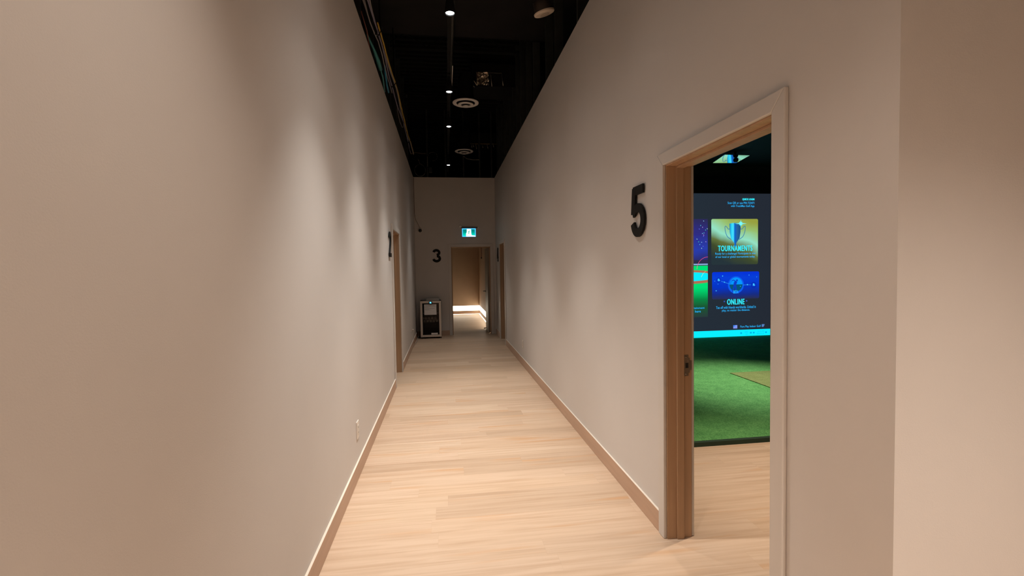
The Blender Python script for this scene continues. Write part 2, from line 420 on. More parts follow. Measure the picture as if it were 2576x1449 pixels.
# ------------------------------------------------------------------ big wall numbers
def ribbon(bm, pts, wds, M, t0, t1):
    n = len(pts); Ls = []
    for i in range(n):
        p = Vector(pts[i]); a = Vector(pts[max(i-1, 0)]); b = Vector(pts[min(i+1, n-1)])
        d = (b-a).normalized(); nn = Vector((-d.y, d.x)); w_ = (wds if isinstance(wds, (int, float)) else wds[i])/2
        Ls.append((p+nn*w_, p-nn*w_))
    vs_ = []
    for l, r in Ls: vs_.append([bm.verts.new(M(*q)) for q in ((l.x, t0, l.y), (r.x, t0, r.y), (l.x, t1, l.y), (r.x, t1, r.y))])
    for A, B in zip(vs_, vs_[1:]):
        bm.faces.new([A[0], A[1], B[1], B[0]]); bm.faces.new([A[2], B[2], B[3], A[3]])
        bm.faces.new([A[0], B[0], B[2], A[2]]); bm.faces.new([A[1], A[3], B[3], B[1]])
    for A in (vs_[0], vs_[-1]): bm.faces.new([A[0], A[2], A[3], A[1]])
def arc(cx, cy, rx, ry, a0, a1, n=22):
    return [(cx+rx*math.cos(math.radians(a0+(a1-a0)*i/n)), cy+ry*math.sin(math.radians(a0+(a1-a0)*i/n))) for i in range(n+1)]
GL = {
 '5': [([(.12, .915), (.60, .915)], .17), ([(.165, .97), (.105, .45)], .165), ([(.10, .47)] + arc(.335, .325, .245, .25, 140, -168), [.16]+[.165]*22+[.17])],
 '2': [([*arc(.33, .72, .225, .205, 172, -18), (.50, .55), (.20, .17), (.12, .09)], .165), ([(.02, .08), (.64, .08)], .16)],
 '3': [(arc(.315, .735, .21, .175, 168, -86), .185), (arc(.325, .285, .235, .195, 86, -168), .19)],
 '4': [([(.44, .97), (.07, .34)], .14), ([(.01, .29), (.66, .29)], .14), ([(.45, 1.0), (.45, 0)], .155)],
}
def number(ch, M, u0, du, z0, h, label):
    """u0: wall coordinate of the digit's left edge, du: +1 or -1 reading direction"""
    t = None; bm = bmesh.new()
    for k_, (pts, wd) in enumerate(GL[ch]):
        P = [(u0+du*x*h, z0+y_*h) for x, y_ in pts]
        ws = wd*h if isinstance(wd, (int, float)) else [q*h for q in wd]
        ribbon(bm, P, ws, M, -.006+.0004*k_, -.018-.0004*k_)
    o = obj('wall_number', bm, DIGIT, None, M(u0+du*.33*h, -.006, z0))
    tag(o, label, 'number')
    for px, pz in {'5': ((.2, .9), (.33, .08)), '2': ((.33, .92), (.33, .08)), '3': ((.33, .92), (.33, .08)), '4': ((.45, .9), (.45, .1))}[ch]:
        bm = bmesh.new(); a = Vector(M(u0+du*px*h, 0, z0+pz*h)); b = Vector(M(u0+du*px*h, -.007, z0+pz*h)); tube(bm, [a, b], .008, 10)
        obj('mounting_peg', bm, DARKP, o)
number('5', MR, 2.838, -1, 1.655, .302, 'large black number 5 on the right wall beside the nearest doorway')
number('2', ML, 5.765, 1, 1.645, .30, 'black number 2 on the left wall, seen almost edge on')
number('3', ME, -.272, 1, 1.66, .298, 'black number 3 on the end wall above the small fridge')
number('4', MR, 10.50, -1, 1.65, .30, 'black number 4 seen edge on at the far end of the right wall')

# ------------------------------------------------------------------ lamps
BULB = emat('lit_lamp_face', (.92, .95, 1.0), 26, srgb=False)
def spot_light(parent, p, power, col, ang=112, blend=.95, aim=(0, 0, -1), size=.03):
    l = bpy.data.lights.new('spot_light', 'SPOT'); l.energy = power; l.color = col
    l.spot_size = math.radians(ang); l.spot_blend = blend; l.shadow_soft_size = size
    o = bpy.data.objects.new('spot_light', l); COL.objects.link(o); o.parent = parent
    o.location = Vector(p) - wpos(parent)
    o.rotation_mode = 'QUATERNION'; o.rotation_quaternion = Vector(aim).to_track_quat('-Z', 'Y')
ZL = 3.47
def spotlight(x, y, power, col, label, group, zl=ZL, rail=True, r=.038, ang=66, blend=1.0):
    t = thing('track_spotlight', (x, y, zl), label, 'spotlight', group)
    bm = bmesh.new()
    lathe(bm, [(r*.94, -.005), (r+.004, -.006), (r+.004, .012), (r*.95, .05), (r*.72, .115), (r*.5, .125), (0, .125)], (x, y, zl), 28)
    obj('lamp_housing', bm, BLACK, t)
    bm = bmesh.new()
    lathe(bm, [(0, -.014), (r*.5, -.011), (r*.9, -.002), (r*.92, .006), (0, .006)], (x, y, zl+.006), 24)
    obj('lamp_face', bm, BULB, t)
    bm = bmesh.new(); tube(bm, [(x, y, zl+.125), (x, y, zl+.17)], .012, 10); box(bm, x-.017, x+.017, y-.06, y+.06, zl+.165, zl+.188)
    obj('track_adapter', bm, BLACK, t)
    spot_light(t, (x, y, zl-.03), power, col, ang, blend)
    if ang in (66, 82):      # skirt and spill of the reflector
        spot_light(t, (x, y, zl-.03), power*.13, col, 92, 1.0); spot_light(t, (x, y, zl-.03), power*.025, col, 140, 1.0)
    return t
names = ['nearest visible lit spotlight on the ceiling track, brightest of the row', 'lit spotlight second nearest on the ceiling track, above the near round vent',
         'lit spotlight on the track between the two round ceiling vents', 'farthest lit spotlight on the track, beyond the far round vent']
TX = lambda y: .083 + .0052*(y-3.82)
for i, (y, pw, c) in enumerate(TRACK):
    spotlight(TX(y), y, pw, c, names[i] if i < 4 else 'lit track spotlight just above the top edge of the view', 'spotlights on the corridor track')
for i, (x, y, pw) in enumerate(LOBBY):
    spotlight(x, y, pw, WARM, 'warm spotlight over the lobby, '+['nearest the corridor mouth', 'in front of the turning wall', 'over the left side behind the viewer', 'over the right side far back'][i],
              'lobby spotlights', ang=82)
tr = thing('light_track', (.1, 6, 3.66), 'long black lighting track running down the middle of the corridor ceiling', 'track')
bm = bmesh.new(); a0, a1 = -3.2, 10.8
prism(bm, [(-.018, 3.655), (.018, 3.655), (.018, 3.69), (-.018, 3.69)], a0, a1, lambda u, h, v: (u + TX(h), h, v))
obj('track_rail', bm, BLACK, tr)
for y in (-2.5, -.5, 1.6, 3.1, 4.6, 6.1, 7.6, 9.9):
    bm = bmesh.new(); tube(bm, [(TX(y), y, 3.69), (TX(y), y, 4.42 if 1.2 < y < 6.2 else 5.06)], .004, 6); obj('hanger_wire', bm, STUD, tr)

# white conduit run beside the track
pt = thing('ceiling_pipe', (.13, 6.5, 3.9), 'thin dark conduit hung above the lighting track', 'pipe')
bm = bmesh.new(); tube(bm, [(.15, 5.2, 4.34), (.145, 7, 4.35), (.14, 10.8, 4.35)], .022, 12); obj('conduit', bm, STUD, pt)
bm = bmesh.new(); tube(bm, [(.171, 6.9, 4.35), (.171, 7.7, 4.35)], .006, 8); obj('pale_cable_tie_run', bm, WHITEM, pt)

# ------------------------------------------------------------------ round ceiling vents
def vent(x, y, label):
    t = thing('ceiling_vent', (x, y, 4.1), label, 'vent', 'round ceiling vents')
    z = 4.1; k = 1.0
    bm = bmesh.new(); lathe(bm, [(.205, .004), (.205, -.004), (.190, -.012), (.160, -.012), (.146, -.004), (.146, .02)], (x, y, z), 48)
    obj('outer_ring', bm, WHITEM, t)
    bm = bmesh.new(); lathe(bm, [(.146, -.002), (.135, .06), (0, .065)], (x, y, z), 40); obj('dark_throat', bm, RUBBER, t)
    bm = bmesh.new(); lathe(bm, [(.122, -.024), (.126, -.034), (.108, -.040), (.078, -.038), (.072, -.028), (.080, -.012)], (x, y, z), 48)
    obj('middle_ring', bm, WHITEM, t)
    bm = bmesh.new(); lathe(bm, [(.078, -.02), (.05, -.022), (0, -.020)], (x, y, z), 32); obj('inner_shadow_disc', bm, RUBBER, t)
    bm = bmesh.new(); lathe(bm, [(0, -.044), (.046, -.046), (.050, -.056), (.038, -.062), (0, -.064)], (x, y, z), 32)
    obj('centre_cone', bm, WHITEM, t)
    bm = bmesh.new(); tube(bm, [(x, y, z+.066), (x, y, z+.30), (x+.03, y, z+.42)], [.135, .125, .12], 28, False); obj('duct_neck', bm, BLACK, t)
    return t
vent(.382, 7.646, 'near round white ringed ceiling vent, larger of the two')
vent(.480, 10.72, 'far round white ringed ceiling vent, near the end wall')

def duct(name, x0, x1, y0, y1, z0, z1, label, m=DUCTM):
    t = thing(name, ((x0+x1)/2, (y0+y1)/2, z0), label, 'duct')
    boxes('duct_body', [(x0, x1, y0, y1, z0, z1)], m, t, bevel=.01)
    return t
d = duct('air_duct', -.9, 1.9, 1.2, 6.2, 4.42, 4.95, 'wide black air duct low over the near part of the corridor')
boxes('joint_flange', [(-.92, 1.92, 3.6, 3.64, 4.40, 4.97)], DUCTM, d); boxes('joint_flange', [(-.92, 1.92, 4.9, 4.94, 4.40, 4.97)], DUCTM, d)
d = duct('air_duct', .52, 2.9, 8.15, 8.75, 4.55, 4.95, 'dark branch duct with a shiny foil patch above the near round vent')
bm = bmesh.new()
def foil(bm, x0, x1, z0, z1, y, n=10, amp=.03, seed=1):
    rr = random.Random(seed); g = [[bm.verts.new((x0+(x1-x0)*i/n+rr.uniform(-.2, .2)*(x1-x0)/n, y-.012-rr.random()*amp, z0+(z1-z0)*j/n + rr.uniform(-.25, .25)*(z1-z0)/n)) for j in range(n+1)] for i in range(n+1)]
    for i in range(n):
        for j in range(n): bm.faces.new([g[i][j], g[i+1][j], g[i+1][j+1], g[i][j+1]])
foil(bm, .60, .80, 4.57, 4.78, 8.15, seed=3)
fo = obj('foil_patch', bm, FOIL, d, fix=False); fo['label'] = 'shiny crumpled foil patch'
bm = bmesh.new()
for x, z0, z1 in ((.59, 4.56, 4.8), (.83, 4.55, 4.8), (1.02, 4.57, 4.77)): tube(bm, [(x, 8.12, z1), (x+.02, 8.115, z0)], .005, 6)
tube(bm, [(.40, 8.1, 4.62), (.50, 8.1, 4.57), (.56, 8.1, 4.52)], .006, 6); tube(bm, [(.50, 8.12, 4.72), (.54, 8.1, 4.64), (.60, 8.1, 4.55)], .006, 6)
box(bm, .62, 1.02, 8.125, 8.14, 4.775, 4.785)
obj('foil_tape_edge', bm, FOIL, d)
d = duct('air_duct', .60, 2.9, 11.5, 11.9, 4.42, 4.75, 'far branch duct with small foil flecks near the end wall')
for i, (x, z) in enumerate(((.62, 4.40), (.68, 4.43), (.72, 4.42), (.79, 4.40), (.94, 4.40), (1.06, 4.41), (1.2, 4.42))): bm = bmesh.new(); tube(bm, [(x, 11.47, z+.06), (x+.02, 11.46, z-.03-.03*(i % 2))], .007, 6); obj('foil_fleck', bm, FOIL, d)
bm = bmesh.new(); box(bm, .64, 1.3, 11.465, 11.49, 4.46, 4.475); obj('tape_strip', bm, mat('ochre_tape', (.25, .16, .05), .5), d)

# steel joists crossing above
for i, (y, lab) in enumerate(((7.4, 'black steel joist crossing high just beyond the near duct'), (9.6, 'black steel joist crossing high between the two round vents'), (11.7, 'black steel joist crossing high above the end wall'))):
    t = thing('steel_joist', (.25, y, 4.8), lab, 'joist', 'steel joists under the roof deck')
    boxes('joist_chord', [(-3.0, 8.4, y-.04, y+.04, 4.78, 4.82), (-3.0, 8.4, y-.04, y+.04, 5.02, 5.06)], DECK, t)
    bm = bmesh.new(); x = -2.9
    k = 0
    while x < 8.2:
        tube(bm, [(x, y, 4.82 if k % 2 else 5.02), (x+.3, y, 5.02 if k % 2 else 4.82)], .012, 6); x += .3; k += 1
    obj('joist_web', bm, DECK, t)

# pendant ceiling speaker (tilted)
sp = thing('hanging_speaker', (.99, 4.55, 3.93), 'cream round speaker tilted on a dark can, hanging by the right wall', 'speaker')
Mx = Matrix.Rotation(math.radians(-17), 3, 'Y') @ Matrix.Rotation(math.radians(9), 3, 'X')
c = (.99, 4.55, 3.90)
bm = bmesh.new(); lathe(bm, [(.099, .012), (.099, 0), (.094, -.006), (.082, -.008)], c, 44, Mx); obj('bezel', bm, CREAM, sp)
bm = bmesh.new(); lathe(bm, [(.082, -.008), (.06, -.011), (0, -.013)], c, 44, Mx); obj('grille', bm, CREAM, sp)
bm = bmesh.new(); lathe(bm, [(.045, -.0135), (.044, -.0145), (.02, -.0155), (0, -.016)], c, 32, Mx)
g_ = obj('tweeter_disc', bm, mat('dull_tan_plastic', (.42, .34, .26), .6), sp)
bm = bmesh.new(); lathe(bm, [(.086, .012), (.088, .04), (.082, .11), (.06, .125), (0, .127)], c, 36, Mx); obj('back_can', bm, mat('dark_brown_can', (.05, .037, .03), .5), sp)
for x, r in ((.955, .006), (1.04, .004)): bm = bmesh.new(); tube(bm, [(x, 4.58, 4.015), (x+.01, 4.58, 4.3), (x+.01, 4.58, 4.418)], r, 8); obj('hanger', bm, STUD, sp)

# ------------------------------------------------------------------ bare steel studs above the drywall
def stud(x, y, lab, grp, along='y', top=5.1):
    w1, w2 = (.032, .09)
    if along == 'y' and 1.1 < y < 6.25: top = 4.41
    if along == 'y' and x > 0 and 8.05 < y < 8.8: top = 4.54
    bm = bmesh.new(); z0 = HT
    if along == 'y':   # stud in a wall running along y
        box(bm, x, x+w2, y-.001, y+.001, z0, top); box(bm, x, x+.0015, y, y+w1, z0, top); box(bm, x+w2-.0015, x+w2, y, y+w1, z0, top)
    else:
        box(bm, x-.001, x+.001, y, y+w2, z0, top); box(bm, x, x+w1, y, y+.0015, z0, top); box(bm, x, x+w1, y+w2-.0015, y+w2, z0, top)
    tag(obj('steel_stud', bm, STUD, None, (x, y, z0)), lab, 'stud', grp)
for y in (4.12, 4.98, 5.43, 6.2, 6.75, 7.25, 7.7, 8.1, 8.5, 8.9, 9.3, 9.75, 10.2, 10.6):
    stud(XR+.03, y, 'bare dark steel stud standing above the right wall', 'studs above the right wall')
for y in (2.9, 3.6, 4.4, 5.2, 6.0, 6.8, 7.6, 8.4, 9.2, 10.0):
    stud(XL-.12, y, 'bare dark steel stud standing above the left wall behind the cables', 'studs above the left wall')
for x in (-.35, .055, .455, .82, 1.09):
    stud(x, YE+.03, 'bare dark steel stud standing above the end wall', 'studs above the end wall', 'x')
bm = bmesh.new(); tube(bm, [(.46, YE+.02, 4.05), (.55, YE+.015, 3.99), (.70, YE+.01, 3.965), (.83, YE+.02, 3.97)], .010, 8)
tag(obj('sagging_wire', bm, mat('grey_wire', (.16, .15, .13), .5), None, (.65, YE+.02, 3.97)), 'short grey wire sagging between two studs above the end wall', 'wire')

# ------------------------------------------------------------------ cables along the left wall top
CAB = {'yellow': mat('yellow_cable', (.42, .26, .03), .5), 'grey': mat('grey_cable', (.20, .18, .18), .5), 'violet': mat('violet_grey_cable', (.17, .15, .21), .5),
       'blue': mat('blue_cable', (.02, .20, .34), .45), 'teal': mat('teal_cable', (.04, .20, .20), .5), 'rust': mat('rust_cable', (.16, .05, .03), .5)}
def cable(mn, x, z, y0, y1, sag, seed, label, r=.006, wob=.012):
    rr = random.Random(seed); pts = []; n = 46
    for i in range(n+1):
        t_ = i/n; y = y0+(y1-y0)*t_
        ph = (y % 1.25)/1.25
        pts.append((x + wob*math.sin(y*2.1+seed) + rr.uniform(-.002, .002), y, z - sag*math.sin(PI*ph) + wob*math.cos(y*1.7+seed*2)))
    bm = bmesh.new(); tube(bm, pts, r, 8)
    tag(obj('loose_cable', bm, CAB[mn], None, pts[0]), label, 'cable', 'cables above the left wall')
cable('grey', -.565, 3.76, 1.5, 9.6, .03, 1, 'grey cable, rightmost of the bundle above the left wall', .007)
cable('violet', -.585, 3.755, 1.5, 9.4, .035, 4, 'violet grey cable in the middle of the bundle above the left wall', .007)
cable('yellow', -.555, 3.775, 4.6, 9.6, .02, 7, 'yellow cable bright along the far half of the bundle', .008, .006)
cable('grey', -.61, 3.75, 1.5, 6.3, .05, 9, 'grey cable, leftmost of the bundle and ending early', .006)
bm = bmesh.new(); tube(bm, [(-.70, 4.9, 3.78), (-.665, 5.1, 3.73), (-.65, 5.3, 3.70), (-.645, 5.45, 3.675)], [.01, .014, .022, .02], 10); tube(bm, [(-.645, 5.45, 3.675), (-.64, 5.6, 3.64), (-.66, 5.9, 3.60)], .009, 8)
tag(obj('loose_cable', bm, CAB['teal'], None, (-.66, 5.3, 3.7)), 'short teal cable with a thick connector near the left wall top', 'cable', 'cables above the left wall')
bm = bmesh.new(); tube(bm, [(-.60, 5.45, 3.72), (-.612, 5.6, 3.685), (-.622, 5.8, 3.65), (-.625, 6.0, 3.63)], .010, 8)
tag(obj('loose_cable', bm, CAB['blue'], None, (-.61, 5.6, 3.68)), 'short bright blue cable hanging below the bundle', 'cable', 'cables above the left wall')
bm = bmesh.new(); tube(bm, [(-.69, 4.5, 3.80), (-.672, 4.7, 3.72), (-.675, 4.85, 3.63), (-.68, 4.95, 3.585)], .006, 8)
tag(obj('loose_cable', bm, CAB['rust'], None, (-.67, 4.7, 3.7)), 'rust brown wire dropping to the top of the left wall', 'cable', 'cables above the left wall')
for k, (y, lab) in enumerate(((4.05, 'thin wire loop drooping off the near end of the bundle'), (6.9, 'thin wire loop drooping off the bundle past the blue cable'))):
    bm = bmesh.new(); tube(bm, [(-.60, y, 3.78), (-.615, y+.12, 3.75), (-.605, y+.35, 3.66), (-.585, y+.52, 3.63), (-.575, y+.6, 3.66), (-.57, y+.62, 3.74)], .004, 6)
    tag(obj('loose_cable', bm, CAB['grey'], None, (-.6, y, 3.7)), lab, 'cable', 'cables above the left wall')
for y, lab in ((4.75, 'nearest black cable hook above the left wall'), (6.05, 'black cable hook next to the blue cable'), (8.6, 'farthest black cable hook above the left wall')):
    bm = bmesh.new(); tube(bm, [(-.56, y, 4.418 if y < 6.2 else 5.05), (-.56, y, 3.82), (-.545, y, 3.76), (-.57, y, 3.715), (-.61, y, 3.72), (-.625, y, 3.77)], .007, 8)
    tag(obj('cable_hook', bm, BLACK, None, (-.57, y, 3.75)), lab, 'hook', 'cable hooks above the left wall')
# loops near the end wall
def loop(cx, cz, rx, rz, y, m, label, tail, a0=100, a1=455, r=.006):
    pts = [(cx+rx*math.cos(math.radians(a)), y+.03*math.sin(a*.02), cz+rz*math.sin(math.radians(a))) for a in range(a0, a1, 12)] + tail
    bm = bmesh.new(); tube(bm, pts, r, 8); tag(obj('loose_cable', bm, m, None, pts[0]), label, 'cable', 'loops above the end wall')
GW = mat('dull_grey_cable', (.13, .12, .105), .5)
loop(-.495, 3.71, .118, .135, 10.9, GW, 'round coil of grey cable resting on top of the end wall', [(-.50, 10.9, 3.86), (-.52, 10.9, 3.93), (-.56, 10.9, 3.98)], 95, 440)
loop(-.21, 4.03, .10, .10, 10.95, GW, 'grey cable loop hanging higher, right of the round coil', [(-.33, 10.95, 4.02), (-.33, 10.95, 3.80)], -100, 175)
bm = bmesh.new(); tube(bm, [(-.60, 9.6, 3.76), (-.585, 10.4, 3.98), (-.56, 10.9, 4.10), (-.45, 10.92, 4.085), (-.36, 10.93, 4.09)], .009, 8)
tag(obj('loose_cable', bm, mat('brown_cable', (.12, .085, .05), .5), None, (-.5, 10.9, 4.1)), 'thick brown cable crossing from the left wall bundle to a stud', 'cable', 'loops above the end wall')
t = thing('junction_box', (-.29, 10.93, 3.78), 'small dark box strapped to the leftmost stud above the end wall', 'box')
boxes('box_body', [(-.305, -.235, 10.90, 10.95, 3.66, 3.78)], mat('dark_olive_box', (.06, .05, .03), .5), t, bevel=.006)
boxes('box_cover', [(-.30, -.24, 10.892, 10.90, 3.667, 3.773)], STUD, t, bevel=.002)

# ------------------------------------------------------------------ exit sign
ex = thing('exit_sign', (.56, YE, 2.22), 'lit green running person exit sign above doorway 3', 'sign')
boxes('sign_housing', [(.400, .718, YE-.045, YE, 2.222, 2.420)], mat('sign_housing_grey', (.30, .30, .32), .5), ex, bevel=.006)
SB = emat('sign_border_light', (86, 206, 255), 1.0)
boxes('light_panel', [(.404, .714, YE-.050, YE-.0455, 2.226, 2.416)], SB, ex, bevel=.003)
SG = egrad('sign_green_light', [(0, (20, 240, 214)), (.25, (0, 206, 180)), (.6, (0, 150, 136)), (1, (0, 128, 128))], 1, 1.0)
SW = emat('sign_white_light', (225, 255, 255), 1.6)
yy = YE-.0505
def flat(name, pts, y, m, parent, th=.001):
    bm = bmesh.new(); prism(bm, pts, y-th, y); return obj(name, bm, m, parent)
flat('green_panel', [(.424, 2.245), (.514, 2.245), (.514, 2.395), (.424, 2.395)], yy, SG, ex)
flat('green_panel', [(.612, 2.250), (.692, 2.250), (.692, 2.395), (.612, 2.395)], yy, SG, ex)
flat('white_doorway', [(.495, 2.232), (.708, 2.232), (.700, 2.252), (.620, 2.262), (.610, 2.300), (.608, 2.385), (.598, 2.404), (.512, 2.404), (.510, 2.330), (.494, 2.300)], yy-.001, SW, ex)
SGF = emat('sign_figure_green', (40, 176, 160), 1.0)
rm = flat('running_figure', [(.546, 2.352), (.566, 2.352), (.572, 2.360), (.580, 2.350), (.574, 2.340), (.566, 2.330), (.563, 2.306), (.572, 2.290), (.566, 2.284), (.556, 2.300), (.545, 2.288), (.535, 2.288), (.549, 2.312), (.549, 2.334), (.540, 2.338)], yy-.002, SGF, ex)
bm = bmesh.new(); prism(bm, [(.570+.009*math.cos(k*PI/5), 2.374+.009*math.sin(k*PI/5)) for k in range(10)], yy-.003, yy-.002); obj('figure_head', bm, SGF, ex)
boxes('top_bar', [(.372, .760, YE-.040, YE, 2.425, 2.446)], mat('sign_bar_dark', (.10, .09, .09), .5), ex, bevel=.004)
for x, z, r in ((.366, 2.462, .030), (.768, 2.436, .018)):
    bm = bmesh.new(); tube(bm, [(x, YE-.02, z), (x, YE-.045, z), (x, YE-.075, z-.006), (x, YE-.085, z-.008)], [r*.6, r*.9, r, r*.92], 20); obj('lamp_head', bm, PLASTW, ex)

# ------------------------------------------------------------------ dome camera
dc = thing('security_camera', (-.525, YE, 2.384), 'small white dome camera on the end wall, upper left corner', 'camera')
My = Matrix.Rotation(PI/2, 3, 'X')
bm = bmesh.new(); lathe(bm, [(.055, 0), (.055, .018), (.050, .030), (.038, .034)], (-.525, YE, 2.388), 32, My); obj('base_ring', bm, PLASTW, dc)
bm = bmesh.new(); lathe(bm, [(.038, .030), (.034, .052), (.022, .064), (0, .069)], (-.525, YE-.004, 2.374), 28, My); obj('dome', bm, mat('smoked_dome', (.02, .018, .016), .15), dc)
bm = bmesh.new(); tube(bm, [(-.535, YE-.006, 2.44), (-.56, YE-.006, 2.50), (-.62, YE-.006, 2.62), (-.641, YE-.006, 2.75), (-.643, YE-.006, 3.55)], .004, 6); obj('camera_cable', bm, mat('brown_thin_cable', (.07, .05, .035), .6), dc)

# ------------------------------------------------------------------ outlets
def outlet(name, M, u, z, h, label, w_=.074, slots=True, kind='wall_outlet'):
    t = thing(name, M(u, 0, z), label, 'outlet', None)
    bm = bmesh.new(); mbox(bm, M, u-w_/2, u+w_/2, -.007, 0, z-h/2, z+h/2); obj('cover_plate', bm, PLASTW, t, bevel=.003)
    bm = bmesh.new(); mbox(bm, M, u-.017, u+.017, -.0095, -.007, z-.034, z+.034); ins = obj('socket_face', bm, PLASTW, t, bevel=.001)
    for zz in (z-.019, z+.017):
        for du in (-.006, .006):
            bm = bmesh.new(); mbox(bm, M, u+du-.001, u+du+.001, -.0100, -.0094, zz-.005, zz+.005); obj('slot', bm, RUBBER, ins)
    return t
outlet('wall_outlet', ML, 3.535, .335, .125, 'white outlet plate low on the left wall, in the near half')
outlet('wall_outlet', MR, 7.19, .33, .118, 'white outlet plate low on the right wall, halfway along')
of = outlet('wall_outlet', ML, 9.30, .34, .118, 'outlet plate with a plug low on the left wall beside the fridge')

# ------------------------------------------------------------------ small fridge
FX0, FX1, FY0, FY1, FZ1 = -.545, -.098, 10.50, 10.895, .818
GLASS, nt, out = newmat('fridge_glass')
tr_ = nt.nodes.new('ShaderNodeBsdfTransparent'); tr_.inputs[0].default_value = (.60, .58, .56, 1)
gl = nt.nodes.new('ShaderNodeBsdfGlossy'); gl.inputs['Roughness'].default_value = .06
fr = nt.nodes.new('ShaderNodeFresnel'); fr.inputs[0].default_value = 1.25; mi = nt.nodes.new('ShaderNodeMixShader')
link(nt, fr.outputs[0], mi.inputs[0]); link(nt, tr_.outputs[0], mi.inputs[1]); link(nt, gl.outputs[0], mi.inputs[2]); link(nt, mi.outputs[0], out.inputs[0])
fg = thing('mini_fridge', ((FX0+FX1)/2, (FY0+FY1)/2, 0), 'black glass door mini fridge on the floor at the end wall below number 3', 'fridge')
ty = FY0+.045
boxes('cabinet', [(FX0, FX0+.03, ty, FY1, .035, FZ1), (FX1-.03, FX1, ty, FY1, .035, FZ1), (FX0, FX1, ty, FY1, FZ1-.03, FZ1), (FX0, FX1, ty, FY1, .035, .075), (FX0, FX1, FY1-.03, FY1, .035, FZ1)], DARKP, fg, bevel=.002)
dr = obj('door', (lambda b: (prism(b, [(FX0, .035), (FX0, FZ1), (FX0+.045, FZ1-.045), (FX0+.045, .08)], FY0, ty-.003),
                             prism(b, [(FX1, .035), (FX1, FZ1), (FX1-.045, FZ1-.045), (FX1-.045, .08)], FY0, ty-.003),
                             prism(b, [(FX0, FZ1), (FX1, FZ1), (FX1-.045, FZ1-.045), (FX0+.045, FZ1-.045)], FY0, ty-.003),
                             prism(b, [(FX0, .035), (FX1, .035), (FX1-.045, .08), (FX0+.045, .08)], FY0, ty-.003), b)[-1])(bmesh.new()),
         mat('tan_steel_frame', (.62, .53, .45), .42, .1, var=.05), fg, bevel=.002)
boxes('glass_pane', [(FX0+.045, FX1-.045, FY0+.014, FY0+.022, .08, FZ1-.045)], GLASS, dr)
boxes('dark_surround', [(FX0+.045, FX1-.045, FY0+.024, FY0+.030, FZ1-.075, FZ1-.045), (FX0+.045, FX0+.058, FY0+.024, FY0+.030, .08, FZ1-.075), (FX1-.058, FX1-.045, FY0+.024, FY0+.030, .08, FZ1-.075)], DARKP, dr)
boxes('display_bezel', [((FX0+FX1)/2-.036, (FX0+FX1)/2+.036, FY0-.004, FY0, FZ1-.062, FZ1-.008)], DARKP, dr, bevel=.012)
BL = emat('blue_display_light', (90, 200, 255), 4.5)
bm = bmesh.new(); xc = (FX0+FX1)/2
for k in (0, 1):
    x = xc-.017+k*.019
    for a, b, c_, d_ in ((x, x+.013, 0, .004), (x, x+.013, .011, .015), (x, x+.013, .022, .026), (x, x+.004, .0, .026) if k else (x, x+.004, .011, .026), (x+.009, x+.013, 0, .013)):
        box(bm, a, b, FY0-.0055, FY0-.004, FZ1-.048+c_, FZ1-.048+d_)
dd = obj('temperature_display', bm, BL, dr); dd['label'] = 'glowing blue temperature digits'
for z in (.339, .53):
    boxes('shelf', [(FX0+.032, FX1-.032, FY0+.07, FY1-.04, z, z+.006)], mat('grey_shelf', (.10, .10, .10), .5), fg)
for x in (FX0+.05, FX1-.05):
    for y in (ty+.03, FY1-.04):
        bm = bmesh.new(); tube(bm, [(x, y, 0), (x, y, .036)], .016, 12); obj('foot', bm, RUBBER, fg)
nt_ = boxes('paper_note', [(FX0+.085, FX1-.100, FY0+.0125, FY0+.0138, .518, .745)], PAPER, None, ((FX0+FX1)/2, FY0+.013, .518))
tag(nt_, 'white printed notice taped on the glass door of the fridge', 'notice')
rr = random.Random(3)
for i, (z, a, b, hh) in enumerate(((.716, .02, .23, .009), (.690, .012, .245, .006), (.676, .012, .09, .006), (.648, .012, .225, .007), (.632, .012, .11, .006), (.618, .02, .16, .004))):
    x = FX0+.085+a; bm = bmesh.new()
    while x < FX0+.085+b:
        l = rr.uniform(.012, .03); box(bm, x, min(x+l, FX0+.085+b), FY0+.0118, FY0+.0124, z, z+hh); x += l+.006
    obj('printed_line', bm, INK, nt_)
tag(boxes('paper_label', [(-.318, -.180, FY0+.0122, FY0+.0136, .088, .122)], PAPER, None, (-.25, FY0+.013, .088)), 'small white sticker at the foot of the fridge glass', 'label')
tag(boxes('flat_box', [(-.415, -.135, FY0+.10, FY0+.32, FZ1, FZ1+.045)], mat('pale_grey_box', (.40, .36, .32), .6), None, (-.27, FY0+.2, FZ1), bevel=.004), 'flat pale box lying on top of the mini fridge', 'box')
CAN = mat('brown_can', (.16, .12, .09), .5, .1, var=.2, vscale=(20, 20, 20)); CANEND = mat('pale_can_end', (.80, .77, .74), .5, 0, var=.05)
def can(x, z, lab):
    y0 = FY0+.075
    t = thing('drink_can', (x, y0, z-.0325), lab, 'can', 'cans lying on the fridge shelf')
    My_ = Matrix.Rotation(-PI/2, 3, 'X')
    bm = bmesh.new(); lathe(bm, [(.022, .003), (.0255, .001), (.0325, .012), (.0325, .105), (.026, .116), (.024, .114), (0, .113)], (x, y0, z), 24, My_); obj('can_body', bm, CAN, t)
    bm = bmesh.new(); lathe(bm, [(.0255, .0005), (.024, -.001), (.0215, .002), (.012, .005), (0, .006)], (x, y0, z), 24, My_); obj('can_end', bm, CANEND, t)
pos = ['far left', 'second from left', 'middle', 'second from right', 'far right']
for i in range(5): can(-.462+.0665*i, .3785, 'drink can lying in the lower row behind the fridge glass, '+pos[i])
for i in range(5): can(-.495+(.0665*i if i else .003), .4365, 'drink can lying in the upper row behind the fridge glass, '+pos[i])
